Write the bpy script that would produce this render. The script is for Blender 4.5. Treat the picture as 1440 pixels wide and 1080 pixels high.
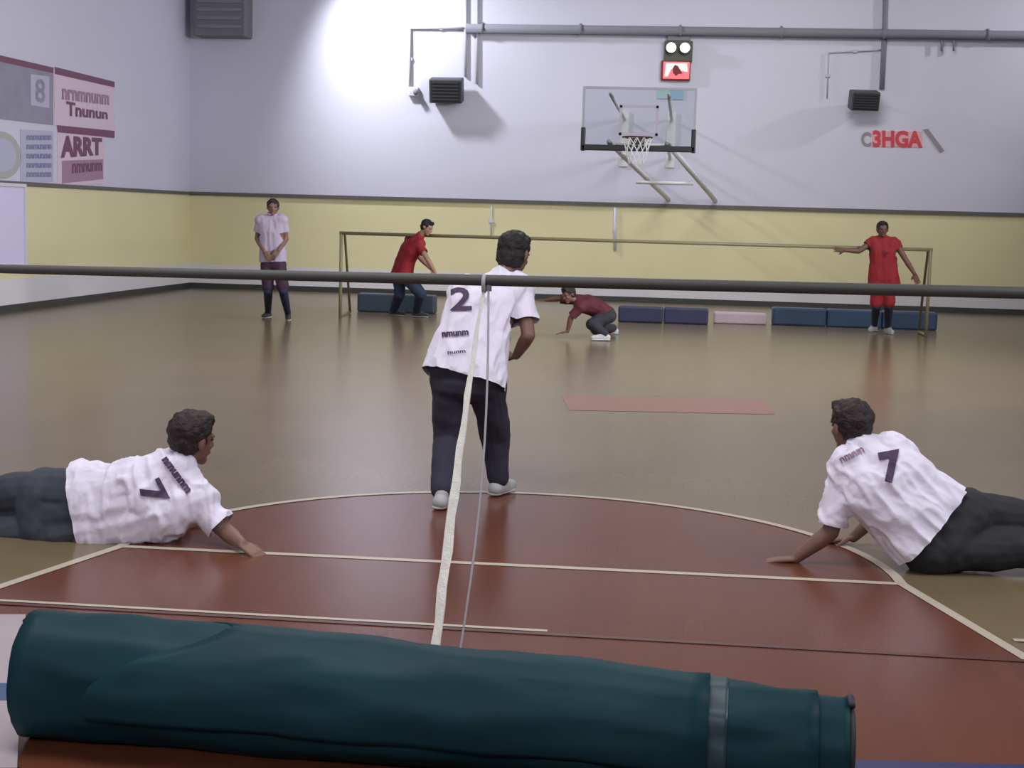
import bpy, bmesh, math, random
from mathutils import Vector, Matrix, noise
from mathutils.bvhtree import BVHTree

for o in list(bpy.data.objects):
    bpy.data.objects.remove(o)
scene = bpy.context.scene
C = scene.collection
V = Vector

# ------------------------------------------------------------------ camera
FPX = 2100.0
CAM = V((0.75, 0.0, 1.6))
ROLL = math.radians(1.55)
YAW = math.atan((950 - 720) / FPX)          # looks to the left of the court axis
PITCH = math.atan(235 / FPX)
fwd = V((-math.sin(YAW) * math.cos(PITCH), math.cos(YAW) * math.cos(PITCH), -math.sin(PITCH)))
rt0 = fwd.cross(V((0, 0, 1))).normalized()
up0 = rt0.cross(fwd).normalized()
# level lines fall to the right in the picture -> camera rolled anticlockwise
rt = (rt0 * math.cos(ROLL) + up0 * math.sin(ROLL)).normalized()
up = rt.cross(fwd).normalized()
cd = bpy.data.cameras.new('camera')
cd.sensor_width = 36.0
cd.lens = FPX / 1440 * 36.0
cd.clip_end = 200
cam = bpy.data.objects.new('camera', cd)
C.objects.link(cam)
cam.matrix_world = Matrix.Translation(CAM) @ Matrix((rt, up, -fwd)).transposed().to_4x4()
scene.camera = cam

# ------------------------------------------------------------------ light and exposure
scene.view_settings.view_transform = 'Standard'
scene.view_settings.look = 'None'
scene.view_settings.exposure = 0.0
scene.view_settings.gamma = 1.0
scene.view_settings.use_curve_mapping = False
w = bpy.data.worlds.new('world')
scene.world = w
w.use_nodes = True
w.node_tree.nodes['Background'].inputs[0].default_value = (0.75, 0.78, 0.9, 1)
w.node_tree.nodes['Background'].inputs[1].default_value = 0.12


def area(name, loc, target, sx, sy, power, col=(1, 1, 1)):
    l = bpy.data.lights.new(name, 'AREA')
    l.shape = 'RECTANGLE'
    l.size, l.size_y, l.energy, l.color = sx, sy, power, col
    o = bpy.data.objects.new(name, l)
    C.objects.link(o)
    o.location = loc
    o.rotation_euler = (V(target) - V(loc)).to_track_quat('-Z', 'Y').to_euler()
    return o


LK = 1.0
# added fill from right and rear, no windows there; lamps under the ceiling
area('fill_right_rear', (8.3, 6, 5.2), (-2, 11, 0.5), 7, 2.2, 340 * LK, (0.95, 0.96, 1.0))  # added fill panel, floats unseen inside the hall
area('fill_right_far', (8.6, 15, 5.0), (-8, 20.5, 1.8), 5, 2.0, 480 * LK, (0.93, 0.93, 1.0)).data.spread = math.radians(100)  # separate unseen fill, added to brighten the left wall
area('fill_rear', (-1.5, -4.0, 5.0), (-1, 10, 0.5), 9, 2.2, 300 * LK, (0.96, 0.96, 1.0))  # added fill from behind the camera
area('ceiling_lamps_near', (-1.5, 5.0, 7.1), (-1.0, 6, 0), 6, 2, 330 * LK, (1.0, 0.98, 0.97))
area('ceiling_lamps_middle', (-1, 14, 7.1), (-1, 14, 0), 6, 2, 330 * LK, (1.0, 0.97, 0.93))
area('fill_far_wall', (2.2, 23.5, 7.0), (1.5, 29.5, 1.0), 4, 1.2, 135 * LK, (1.0, 0.98, 0.95)).data.spread = math.radians(130)  # added fill aimed at the middle of the far wall and its dado


# ------------------------------------------------------------------ unprojection helpers (points of the place)
def ray(px, py):
    return (fwd + rt * ((px - 720) / FPX) + up * ((540 - py) / FPX)).normalized()


def F(px, py, z=0.0):
    d = ray(px, py)
    return CAM + d * ((z - CAM.z) / d.z)


def P(px, py, Y):
    d = ray(px, py)
    return CAM + d * (Y / d.y)


def LW(px, py, X):
    d = ray(px, py)
    return CAM + d * ((X - CAM.x) / d.x)


YW = F(850, 424).y                 # far wall
XL = P(266, 405, YW).x             # left wall
XR = 13.0
YN = -5.0
HC = 7.4
print('YW', YW, 'XL', XL)


# ------------------------------------------------------------------ materials
def mat(name, col, rough=0.6, metal=0.0, noise_amt=0.0, nscale=8.0, bump=0.0, bscale=60.0, emit=None, estr=0.0,
        alpha=None, stretch=None, sheen=0.0, spec=0.5, rough2=None):
    m = bpy.data.materials.new(name)
    m.use_nodes = True
    nt = m.node_tree
    b = nt.nodes['Principled BSDF']
    b.inputs['Base Color'].default_value = (*col, 1)
    b.inputs['Roughness'].default_value = rough
    b.inputs['Metallic'].default_value = metal
    b.inputs['Specular IOR Level'].default_value = spec
    tc = nt.nodes.new('ShaderNodeTexCoord')
    mp = nt.nodes.new('ShaderNodeMapping')
    nt.links.new(tc.outputs['Object'], mp.inputs[0])
    if stretch:
        mp.inputs['Scale'].default_value = stretch
    if noise_amt > 0:
        n = nt.nodes.new('ShaderNodeTexNoise')
        n.inputs['Scale'].default_value = nscale
        n.inputs['Detail'].default_value = 4
        nt.links.new(mp.outputs[0], n.inputs[0])
        mx = nt.nodes.new('ShaderNodeMix')
        mx.data_type = 'RGBA'
        nt.links.new(n.outputs[0], mx.inputs[0])
        mx.inputs[6].default_value = (*[max(0, c * (1 - noise_amt)) for c in col], 1)
        mx.inputs[7].default_value = (*[min(1, c * (1 + noise_amt)) for c in col], 1)
        nt.links.new(mx.outputs[2], b.inputs['Base Color'])
    if bump > 0:
        n2 = nt.nodes.new('ShaderNodeTexNoise')
        n2.inputs['Scale'].default_value = bscale
        n2.inputs['Detail'].default_value = 3
        nt.links.new(mp.outputs[0], n2.inputs[0])
        bp = nt.nodes.new('ShaderNodeBump')
        bp.inputs['Strength'].default_value = bump
        bp.inputs['Distance'].default_value = 0.01
        nt.links.new(n2.outputs[0], bp.inputs['Height'])
        nt.links.new(bp.outputs[0], b.inputs['Normal'])
    if emit:
        b.inputs['Emission Color'].default_value = (*emit, 1)
        b.inputs['Emission Strength'].default_value = estr
    if sheen:
        b.inputs['Sheen Weight'].default_value = sheen
    return m


def planks(name, c1, c2, rough):
    """varnished strip floor: long boards along the court"""
    m = mat(name, c1, rough, spec=0.2)
    nt = m.node_tree
    b = nt.nodes['Principled BSDF']
    tc = [n for n in nt.nodes if n.type == 'TEX_COORD'][0]
    mp = nt.nodes.new('ShaderNodeMapping')
    mp.inputs['Rotation'].default_value = (0, 0, math.pi / 2)
    nt.links.new(tc.outputs['Object'], mp.inputs[0])
    br = nt.nodes.new('ShaderNodeTexBrick')
    br.inputs['Color1'].default_value = (*c1, 1)
    br.inputs['Color2'].default_value = (*c2, 1)
    br.inputs['Mortar'].default_value = (*[c * 0.94 for c in c1], 1)
    br.inputs['Scale'].default_value = 1.0
    br.inputs['Brick Width'].default_value = 2.0
    br.inputs['Row Height'].default_value = 0.075
    br.inputs['Mortar Size'].default_value = 0.0015
    nt.links.new(mp.outputs[0], br.inputs[0])
    n = nt.nodes.new('ShaderNodeTexNoise')
    n.inputs['Scale'].default_value = 0.9
    n.inputs['Detail'].default_value = 5
    nt.links.new(tc.outputs['Object'], n.inputs[0])
    mx = nt.nodes.new('ShaderNodeMix')
    mx.data_type = 'RGBA'
    mx.blend_type = 'MULTIPLY'
    mx.inputs[0].default_value = 0.35
    nt.links.new(br.outputs[0], mx.inputs[6])
    nt.links.new(n.outputs[0], mx.inputs[7])
    nt.links.new(mx.outputs[2], b.inputs['Base Color'])
    n3 = nt.nodes.new('ShaderNodeTexNoise')
    n3.inputs['Scale'].default_value = 3.0
    nt.links.new(tc.outputs['Object'], n3.inputs[0])
    bp = nt.nodes.new('ShaderNodeBump')
    bp.inputs['Strength'].default_value = 0.05
    bp.inputs['Distance'].default_value = 0.01
    nt.links.new(n3.outputs[0], bp.inputs['Height'])
    nt.links.new(bp.outputs[0], b.inputs['Normal'])
    return m


M = {}
M['wall'] = mat('wall_paint', (0.55, 0.55, 0.66), 0.75, noise_amt=0.05, nscale=0.6, bump=0.1, bscale=25)
M['yellow'] = mat('yellow_paint', (0.66, 0.615, 0.37), 0.5, noise_amt=0.05, nscale=0.8)
M['white_band'] = mat('white_band_paint', (0.62, 0.61, 0.64), 0.5, noise_amt=0.05, nscale=1.0)
M['ceiling'] = mat('ceiling_paint', (0.55, 0.55, 0.58), 0.9)
M['rail_dark'] = mat('dark_rail_paint', (0.10, 0.095, 0.09), 0.5)
M['baseboard'] = mat('baseboard_paint', (0.035, 0.035, 0.035), 0.4)
M['floor'] = planks('floor_varnished_wood', (0.225, 0.172, 0.10), (0.215, 0.164, 0.095), 0.22)
M['red_floor'] = planks('floor_red_paint', (0.17, 0.055, 0.030), (0.158, 0.05, 0.028), 0.24)
M['line'] = mat('court_line_paint', (0.50, 0.44, 0.36), 0.35, noise_amt=0.1, nscale=4)
M['dark_line'] = mat('dark_line_tape', (0.10, 0.035, 0.03), 0.4)
M['pink_paint'] = mat('pink_floor_paint', (0.25, 0.12, 0.085), 0.3)
M['navy_paint'] = mat('navy_floor_paint', (0.03, 0.03, 0.12), 0.35)
M['grey_metal'] = mat('grey_painted_metal', (0.065, 0.06, 0.06), 0.6)
M['pipe'] = mat('grey_pipe', (0.20, 0.20, 0.24), 0.7, spec=0.2)
M['pipe_light'] = mat('light_conduit', (0.42, 0.42, 0.47), 0.5)
M['black'] = mat('black_plastic', (0.02, 0.02, 0.025), 0.5)
M['box_grey'] = mat('dark_grey_casing', (0.045, 0.05, 0.06), 0.55)
M['strap'] = mat('white_strap_webbing', (0.72, 0.70, 0.66), 0.8, noise_amt=0.15, nscale=30, bump=0.3, bscale=150)
M['cord'] = mat('grey_cord', (0.38, 0.38, 0.42), 0.8)
M['goal_olive'] = mat('olive_goal_tube', (0.24, 0.22, 0.12), 0.5)
M['shirt_white'] = mat('white_jersey_cloth', (0.82, 0.78, 0.95), 0.85, noise_amt=0.04, nscale=6, bump=1.0, bscale=9, sheen=0.1)
M['shirt_maroon'] = mat('maroon_jersey_cloth', (0.085, 0.01, 0.02), 0.8, noise_amt=0.3, nscale=5, bump=0.4, bscale=14)
M['shirt_official'] = mat('pale_lilac_polo_cloth', (0.42, 0.36, 0.47), 0.85, bump=0.4, bscale=14)
M['shirt_red'] = mat('red_jersey_cloth', (0.27, 0.012, 0.02), 0.8, noise_amt=0.15, nscale=5, bump=0.4, bscale=14)
M['print'] = mat('purple_print', (0.06, 0.03, 0.09), 0.6)
M['print_dark'] = mat('dark_red_print', (0.16, 0.0, 0.01), 0.6)
M['navy_cloth'] = mat('navy_trouser_cloth', (0.030, 0.028, 0.052), 0.85, noise_amt=0.25, nscale=5, bump=0.5, bscale=12)
M['slate_cloth'] = mat('slate_trouser_cloth', (0.045, 0.055, 0.075), 0.85, noise_amt=0.3, nscale=4, bump=0.5, bscale=12)
M['black_cloth'] = mat('black_trouser_cloth', (0.022, 0.022, 0.03), 0.85, noise_amt=0.25, nscale=5, bump=0.5, bscale=12)
M['purple_cloth'] = mat('dark_purple_shorts_cloth', (0.045, 0.02, 0.045), 0.85, bump=0.4, bscale=12)
M['blue_cloth'] = mat('dark_blue_legging_cloth', (0.02, 0.03, 0.07), 0.8, bump=0.3, bscale=12)
M['skin'] = mat('skin', (0.36, 0.20, 0.145), 0.55, noise_amt=0.08, nscale=12)
M['skin_dark'] = mat('skin_tanned', (0.15, 0.07, 0.05), 0.55, noise_amt=0.1, nscale=12)
M['skin_shade'] = mat('skin_brown', (0.20, 0.105, 0.08), 0.55, noise_amt=0.1, nscale=12)
M['hair'] = mat('black_hair', (0.012, 0.009, 0.010), 0.6, bump=0.8, bscale=120)
M['hair_brown'] = mat('dark_brown_hair', (0.022, 0.012, 0.014), 0.6, bump=0.8, bscale=120)
M['eye'] = mat('eye_dark', (0.02, 0.015, 0.012), 0.2)
M['shoe_white'] = mat('grey_white_shoe', (0.45, 0.46, 0.48), 0.6)
M['shoe_dark'] = mat('dark_shoe', (0.04, 0.035, 0.04), 0.6)
M['sole'] = mat('rubber_sole', (0.5, 0.48, 0.46), 0.7)
M['mat_green'] = mat('teal_mat_vinyl', (0.008, 0.040, 0.054), 0.5, noise_amt=0.35, nscale=2.5, bump=0.5, bscale=4, spec=0.12)
M['mat_edge'] = mat('teal_mat_edge', (0.018, 0.025, 0.035), 0.6)
M['mat_band'] = mat('blue_grey_mat_band', (0.02, 0.05, 0.066), 0.45)


# ------------------------------------------------------------------ object helpers
def link(name, me, m, parent=None):
    me.name = name
    o = bpy.data.objects.new(name, me)
    C.objects.link(o)
    if m is not None and not me.materials:
        me.materials.append(m)
    if parent is not None:
        o.parent = parent
    return o


def tag(o, label=None, cat=None, group=None, kind=None):
    if label: o['label'] = label
    if cat: o['category'] = cat
    if group: o['group'] = group
    if kind: o['kind'] = kind
    return o


def empty(name, loc, label, cat, group=None):
    o = bpy.data.objects.new(name, None)
    C.objects.link(o)
    o.location = loc
    o.empty_display_size = 0.1
    tag(o, label, cat, group)
    return o


def fix(parent):
    """children were written in world coordinates: shift them under the moved parent"""
    inv = Matrix.Translation(-parent.location)
    for c in parent.children:
        c.matrix_parent_inverse = inv
    return parent


def mesh(name, verts, faces, m, parent=None, smooth=False):
    me = bpy.data.meshes.new(name)
    me.from_pydata([tuple(v) for v in verts], [], faces)
    bm = bmesh.new()
    bm.from_mesh(me)
    bmesh.ops.recalc_face_normals(bm, faces=bm.faces)
    bm.to_mesh(me)
    bm.free()
    if smooth:
        for p in me.polygons: p.use_smooth = True
    return link(name, me, m, parent)


def struct(name, verts, faces, m, smooth=False):
    return tag(mesh(name, verts, faces, m, None, smooth), kind='structure')


def box_data(lo, hi):
    x0, y0, z0 = lo
    x1, y1, z1 = hi
    v = [(x0, y0, z0), (x1, y0, z0), (x1, y1, z0), (x0, y1, z0), (x0, y0, z1), (x1, y0, z1), (x1, y1, z1), (x0, y1, z1)]
    f = [(0, 3, 2, 1), (4, 5, 6, 7), (0, 1, 5, 4), (1, 2, 6, 5), (2, 3, 7, 6), (3, 0, 4, 7)]
    return v, f


def box(name, lo, hi, m, parent=None, bevel=0.0, segs=2):
    v, f = box_data(lo, hi)
    me = bpy.data.meshes.new(name)
    me.from_pydata(v, [], f)
    if bevel > 0:
        bm = bmesh.new()
        bm.from_mesh(me)
        bmesh.ops.bevel(bm, geom=list(bm.edges), offset=bevel, segments=segs, affect='EDGES', profile=0.5)
        bm.to_mesh(me)
        bm.free()
    return link(name, me, m, parent)


def slab(name, pts, n, t, m, parent=None):
    """flat plate from a polygon of world points, thickened by t along n"""
    n = V(n).normalized()
    a = [V(p) for p in pts]
    b = [p + n * t for p in a]
    k = len(a)
    f = [tuple(range(k - 1, -1, -1)), tuple(range(k, 2 * k))]
    for i in range(k):
        j = (i + 1) % k
        f.append((i, j, k + j, k + i))
    return mesh(name, a + b, f, m, parent)


def frame_of(d):
    d = d.normalized()
    a = V((0, 0, 1)) if abs(d.z) < 0.9 else V((1, 0, 0))
    u = d.cross(a).normalized()
    return u, d.cross(u).normalized(), d


def tube_data(path, radii, seg=12, sq=None):
    vs, fs = [], []
    n = len(path)
    u = None
    for i, p in enumerate(path):
        d = (path[min(i + 1, n - 1)] - path[max(i - 1, 0)]).normalized()
        if u is None:
            u, v, _ = frame_of(d)
        else:
            u = (u - d * u.dot(d)).normalized()
            v = d.cross(u)
        r = radii if isinstance(radii, (int, float)) else radii[i]
        for k in range(seg):
            a = 2 * math.pi * k / seg
            vs.append(p + (u * math.cos(a) + v * math.sin(a)) * r)
    for i in range(n - 1):
        for k in range(seg):
            k2 = (k + 1) % seg
            fs.append((i * seg + k, i * seg + k2, (i + 1) * seg + k2, (i + 1) * seg + k))
    fs.append(tuple(range(seg - 1, -1, -1)))
    fs.append(tuple(range((n - 1) * seg, n * seg)))
    return vs, fs


def tube(name, path, r, m, parent=None, seg=12):
    v, f = tube_data([V(p) for p in path], r, seg)
    return mesh(name, v, f, m, parent, smooth=True)


def join_data(parts):
    vs, fs = [], []
    for v, f in parts:
        o = len(vs)
        vs += list(v)
        fs += [tuple(i + o for i in q) for q in f]
    return vs, fs


# capsule / ellipsoid pieces for bodies ---------------------------------
def caps(a, b, ra, rb, flat=None, ff=1.0, seg=14):
    """tapered capsule a->b; flat: axis along which the section is squeezed by ff"""
    a, b = V(a), V(b)
    d = b - a
    L = d.length
    if L < 1e-5:
        d = V((0, 0, 1)); L = 1e-5
    u, v, d = frame_of(d)
    prof = []
    H = 4
    for i in range(1, H + 1):
        t = math.pi / 2 * (1 - i / H)
        prof.append((-math.sin(t) * ra, math.cos(t) * ra))
    for i in range(0, H):
        t = math.pi / 2 * i / H
        prof.append((L + math.sin(t) * rb, math.cos(t) * rb))
    vs = [a - d * ra]
    for h, r in prof:
        for k in range(seg):
            an = 2 * math.pi * k / seg
            vs.append(a + d * h + (u * math.cos(an) + v * math.sin(an)) * r)
    vs.append(b + d * rb)
    if flat is not None:
        fl = V(flat).normalized()
        out = []
        for p in vs:
            t = max(0, min(1, (p - a).dot(d) / L))
            c = a + d * (L * t)
            off = p - c
            out.append(c + off - fl * off.dot(fl) * (1 - ff))
        vs = out
    n = len(prof)
    fs = []
    for k in range(seg):
        k2 = (k + 1) % seg
        fs.append((0, 1 + k2, 1 + k))
        for i in range(n - 1):
            fs.append((1 + i * seg + k, 1 + i * seg + k2, 1 + (i + 1) * seg + k2, 1 + (i + 1) * seg + k))
        fs.append((1 + (n - 1) * seg + k, 1 + (n - 1) * seg + k2, 1 + n * seg))
    return vs, fs


def ell(c, ax, ay, az, rx, ry, rz, seg=20, rings=12):
    c = V(c)
    vs = [c - az * rz]
    for i in range(1, rings):
        t = -math.pi / 2 + math.pi * i / rings
        for k in range(seg):
            a = 2 * math.pi * k / seg
            vs.append(c + ax * (rx * math.cos(t) * math.cos(a)) + ay * (ry * math.cos(t) * math.sin(a)) + az * (rz * math.sin(t)))
    vs.append(c + az * rz)
    fs = []
    for k in range(seg):
        k2 = (k + 1) % seg
        fs.append((0, 1 + k2, 1 + k))
        for i in range(rings - 2):
            fs.append((1 + i * seg + k, 1 + i * seg + k2, 1 + (i + 1) * seg + k2, 1 + (i + 1) * seg + k))
        fs.append((1 + (rings - 2) * seg + k, 1 + (rings - 2) * seg + k2, 1 + (rings - 1) * seg))
    return vs, fs


def blob(name, parts, voxel, m, parent, smooth=6, wrinkle=0.0, wscale=9.0, cuts=(), wdir=None, ridge=False):
    """fuse overlapping pieces into ONE continuous smooth surface"""
    vs, fs = join_data(parts)
    me = bpy.data.meshes.new(name + '_src')
    me.from_pydata([tuple(v) for v in vs], [], fs)
    bm = bmesh.new()
    bm.from_mesh(me)
    bmesh.ops.recalc_face_normals(bm, faces=bm.faces)
    bm.to_mesh(me)
    bm.free()
    o = bpy.data.objects.new(name + '_src', me)
    C.objects.link(o)
    md = o.modifiers.new('r', 'REMESH')
    md.mode = 'VOXEL'
    md.voxel_size = voxel
    sm = o.modifiers.new('s', 'SMOOTH')
    sm.factor = 0.5
    sm.iterations = smooth
    dg = bpy.context.evaluated_depsgraph_get()
    dg.update()
    ev = bpy.data.meshes.new_from_object(o.evaluated_get(dg))
    bpy.data.objects.remove(o)
    bpy.data.meshes.remove(me)
    if wrinkle > 0:
        ns = [v.normal.copy() for v in ev.vertices]
        for v, n in zip(ev.vertices, ns):
            q = v.co * wscale
            if wdir is not None:
                q = q - wdir * q.dot(wdir) * 0.65
            if ridge:
                k = .55 - 2.2 * abs(noise.noise(q)) + .8 * noise.noise(q * .45 + V((7, 3, 1))) - .5 * abs(noise.noise(q * 2.1))
                k = max(k, -.42)
            else:
                k = noise.noise(q) + 0.5 * noise.noise(q * 2.3)
            v.co = v.co + n * (wrinkle * k)
    if cuts:
        bm = bmesh.new()
        bm.from_mesh(ev)
        for (p, n, r) in cuts:
            if r > 5:
                bmesh.ops.bisect_plane(bm, geom=list(bm.verts) + list(bm.edges) + list(bm.faces), plane_co=p, plane_no=n,
                                       clear_outer=True)
            else:
                near = [f for f in bm.faces if (f.calc_center_median() - p).length < r]
                ge = set(near)
                for f in near:
                    ge.update(f.edges); ge.update(f.verts)
                bmesh.ops.bisect_plane(bm, geom=list(ge), plane_co=p, plane_no=n)
                dl = [f for f in bm.faces if (f.calc_center_median() - p).length < r and (f.calc_center_median() - p).dot(n) > 1e-5]
                bmesh.ops.delete(bm, geom=dl, context='FACES')
        bm.to_mesh(ev)
        bm.free()
    for p in ev.polygons: p.use_smooth = True
    ev.materials.clear()
    return link(name, ev, m, parent)


# ================================================================== SETTING
rail_z = P(850, 287, YW).z
band_z = P(850, 389, YW).z
base_h = 0.11
print('rail_z', rail_z, 'band_z', band_z)

struct('floor', *box_data((XL - 0.2, YN - 0.2, -0.1), (XR + 0.2, YW + 0.2, 0)), M['floor'])
struct('ceiling', *box_data((XL - 0.2, YN - 0.2, HC), (XR + 0.2, YW + 0.2, HC + 0.1)), M['ceiling'])


def wall(name, lo, hi):
    return struct(name, *box_data(lo, hi), M['wall'])


wf = wall('wall_far', (XL - 0.2, YW, 0), (XR + 0.2, YW + 0.2, HC))
wl = wall('wall_left', (XL - 0.2, YN, 0), (XL, YW, HC))
wall('wall_right', (XR, YN, 0), (XR + 0.2, YW, HC))
wall('wall_near', (XL - 0.2, YN - 0.2, 0), (XR + 0.2, YN, HC))


def dado(nm, lo, hi, m, par):
    o = box(nm, lo, hi, m, par)
    return o


dado('yellow_dado', (XL + 0.012, YW - 0.012, band_z), (XR, YW, rail_z), M['yellow'], wf)
dado('white_skirting_band', (XL + 0.014, YW - 0.014, base_h), (XR, YW, band_z), M['white_band'], wf)
dado('yellow_dado', (XL, YN, band_z), (XL + 0.012, YW, rail_z), M['yellow'], wl)
dado('white_skirting_band', (XL, YN, base_h), (XL + 0.014, YW, band_z), M['white_band'], wl)
struct('trim_1', *box_data((XL, YW - 0.05, rail_z - 0.035), (XR, YW, rail_z + 0.035)), M['rail_dark'])
struct('trim_2', *box_data((XL, YN, rail_z - 0.03), (XL + 0.05, YW - 0.05, rail_z + 0.03)), M['rail_dark'])
struct('baseboard_far', *box_data((XL, YW - 0.03, 0), (XR, YW, base_h)), M['baseboard'])
struct('baseboard_left', *box_data((XL, YN, 0), (XL + 0.03, YW - 0.03, base_h)), M['baseboard'])

# pale frosted window in the left wall
wy0, wy1 = LW(-90, 300, XL).y, LW(30, 300, XL).y
wz0, wz1 = LW(5, 372, XL).z, LW(5, 262, XL).z
M['frosted'] = mat('frosted_lavender_pane', (0.62, 0.58, 0.80), 0.4, noise_amt=0.05, nscale=2)
M['frame_pale'] = mat('pale_frame_paint', (0.60, 0.58, 0.66), 0.5)
win = struct('window_1', *box_data((XL, wy0, wz0), (XL + 0.035, wy1, wz1)), M['frosted'])
for lo, hi in (((XL, wy0 - 0.06, wz0 - 0.05), (XL + 0.06, wy1 + 0.06, wz0)), ((XL, wy0 - 0.06, wz1), (XL + 0.06, wy1 + 0.06, wz1 + 0.05)),
               ((XL, wy1, wz0), (XL + 0.06, wy1 + 0.06, wz1)), ((XL, wy0 - 0.06, wz0), (XL + 0.06, wy0, wz1))):
    box('window_frame', lo, hi, M['frame_pale'], win)


# ---- floor markings (paint films a few tenths of a millimetre proud)
def film(name, pts, m, z=0.002):
    return struct(name, [V((p.x, p.y, z)) for p in pts], [tuple(range(len(pts)))], m)


def stripe(name, pts, wd, m, z=0.004, closed=False):
    vs, fs = [], []
    n = len(pts)
    for i, p in enumerate(pts):
        d = (pts[min(i + 1, n - 1)] - pts[max(i - 1, 0)])
        d.z = 0
        d.normalize()
        s = V((-d.y, d.x, 0)) * (wd / 2)
        vs += [V((p.x, p.y, z)) + s, V((p.x, p.y, z)) - s]
    for i in range(n - 1):
        fs.append((2 * i, 2 * i + 1, 2 * i + 3, 2 * i + 2))
    return struct(name, vs, fs, m)


ftL, ftR = F(170, 769), F(1268, 822)
ftC = (ftL + ftR) / 2
R = (ftR - ftL).length / 2
ax = (ftR - ftL).normalized()
ay = V((-ax.y, ax.x, 0))
arc = [ftC + ax * (R * math.cos(a)) + ay * (R * math.sin(a)) for a in [math.pi * i / 40 for i in range(41)]]
lnR = (F(1440, 925) - ftR)
lnR = ftR + lnR * 2.2
lnL = (F(0, 826) - ftL)
lnL = ftL + lnL * 2.6
gl0, gl1 = F(0, 850), F(1440, 931)
gdir = (gl1 - gl0).normalized()
print('ft', ftL, ftR, 'gl', gl0, gl1)
# red free throw lane and its half circle
film('trim_3', [lnL, lnR] + [ftR] + arc[1:-1] + [ftL], M['red_floor'], 0.002)
# red area behind the goal line
film('trim_4', [gl0 - gdir * -0.06 + V((0, 0, 0)), gl1 + gdir * 5, gl1 + gdir * 5 + V((0, -4.4, 0)), F(25, 1080), F(34, 866)], M['red_floor'], 0.0028)
stripe('trim_5', [ftL, ftR], 0.05, M['line'])
stripe('trim_6', [ftL, lnL], 0.05, M['line'], 0.0045)
stripe('trim_7', [ftR, lnR], 0.05, M['line'], 0.0045)
stripe('trim_8', arc, 0.05, M['line'], 0.005)
stripe('trim_9', [gl0 - gdir * 3, gl1 + gdir * 4], 0.035, M['dark_line'], 0.006)
stripe('trim_10', [gl0 - gdir * 3 + V((0, .045, 0)), gl0 + gdir * 2.2 + V((0, .045, 0))], 0.03, M['line'], 0.0055)
film('trim_11', [F(800, 577), F(790, 556), F(1075, 562), F(1090, 583)], M['pink_paint'], 0.002)
stripe('trim_12', [F(1130, 1075), F(1460, 1084)], 0.07, M['navy_paint'], 0.006)
stripe('trim_13', [F(1425, 901), F(1700, 915)], 0.04, M['line'], 0.004)

# pale sheet with a blue stripe at the left edge
sh = empty('floor_sheet', F(-200, 960), 'pale lavender floor sheet with a blue stripe left of the green rolled mat', 'floor sheet')
q = [F(-520, 868), F(36, 868), F(24, 1085), F(-760, 1085)]
M['sheet'] = mat('pale_sheet_vinyl', (0.40, 0.34, 0.38), 0.4, noise_amt=0.08, nscale=3)
M['sheet_blue'] = mat('blue_stripe_vinyl', (0.05, 0.09, 0.19), 0.4)
slab('sheet', [V((p.x, p.y, 0.006)) for p in q], (0, 0, 1), 0.006, M['sheet'], sh)
q = [F(-600, 966), F(29, 966), F(27, 990), F(-620, 990)]
slab('stripe', [V((p.x, p.y, 0.012)) for p in q], (0, 0, 1), 0.002, M['sheet_blue'], sh)
fix(sh)


# ================================================================== writing helpers
def text_parts(s, bold=0.0):
    cu = bpy.data.curves.new('txt', 'FONT')
    cu.body = s
    cu.offset = bold
    cu.resolution_u = 3
    o = bpy.data.objects.new('txt', cu)
    C.objects.link(o)
    dg = bpy.context.evaluated_depsgraph_get()
    dg.update()
    me = bpy.data.meshes.new_from_object(o.evaluated_get(dg))
    bpy.data.objects.remove(o)
    bm = bmesh.new()
    bm.from_mesh(me)
    bmesh.ops.triangulate(bm, faces=bm.faces)
    vs = [v.co.copy() for v in bm.verts]
    bm.verts.index_update()
    fs = [tuple(v.index for v in f.verts) for f in bm.faces]
    bm.free()
    x0, x1 = min(v.x for v in vs), max(v.x for v in vs)
    y0, y1 = min(v.y for v in vs), max(v.y for v in vs)
    return [((v.x - x0) / (x1 - x0), (v.y - y0) / (y1 - y0)) for v in vs], fs


def bilerp(q, u, v):
    """q: bottom-left, bottom-right, top-right, top-left"""
    return (q[0] * (1 - u) + q[1] * u) * (1 - v) + (q[3] * (1 - u) + q[2] * u) * v


def text_on(name, s, quad, n, m, parent, off=0.004, bold=0.0):
    uv, fs = text_parts(s, bold)
    n = V(n)
    vs = [bilerp(quad, a, b) + n * off for a, b in uv]
    me = bpy.data.meshes.new(name)
    me.from_pydata([tuple(v) for v in vs], [], fs)
    return link(name, me, m, parent)


# ================================================================== LEFT WALL BANNER
M['ban_pale'] = mat('banner_pale_pink', (0.62, 0.50, 0.60), 0.7)
M['ban_grey'] = mat('banner_slate', (0.25, 0.25, 0.32), 0.7, noise_amt=0.2, nscale=3)
M['ban_lilac'] = mat('banner_lilac', (0.42, 0.42, 0.55), 0.7)
M['ban_red'] = mat('banner_maroon', (0.17, 0.065, 0.12), 0.7)
M['ban_blue'] = mat('banner_blue_print', (0.22, 0.22, 0.40), 0.7)
M['ban_rose'] = mat('banner_rose', (0.34, 0.20, 0.29), 0.7)
M['ban_green'] = mat('banner_grey_green', (0.36, 0.38, 0.36), 0.7)


def lq(x0, y0l, y1l, x1, y0r, y1r):
    """quad on the left wall: bottom-left, bottom-right, top-right, top-left (picture x0<x1)"""
    return [LW(x0, y1l, XL), LW(x1, y1r, XL), LW(x1, y0r, XL), LW(x0, y0l, XL)]


NX = V((1, 0, 0))


def plate(name, quad, off, t, m, parent):
    return slab(name, [p + NX * off for p in quad], NX, t, m, parent)


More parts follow.
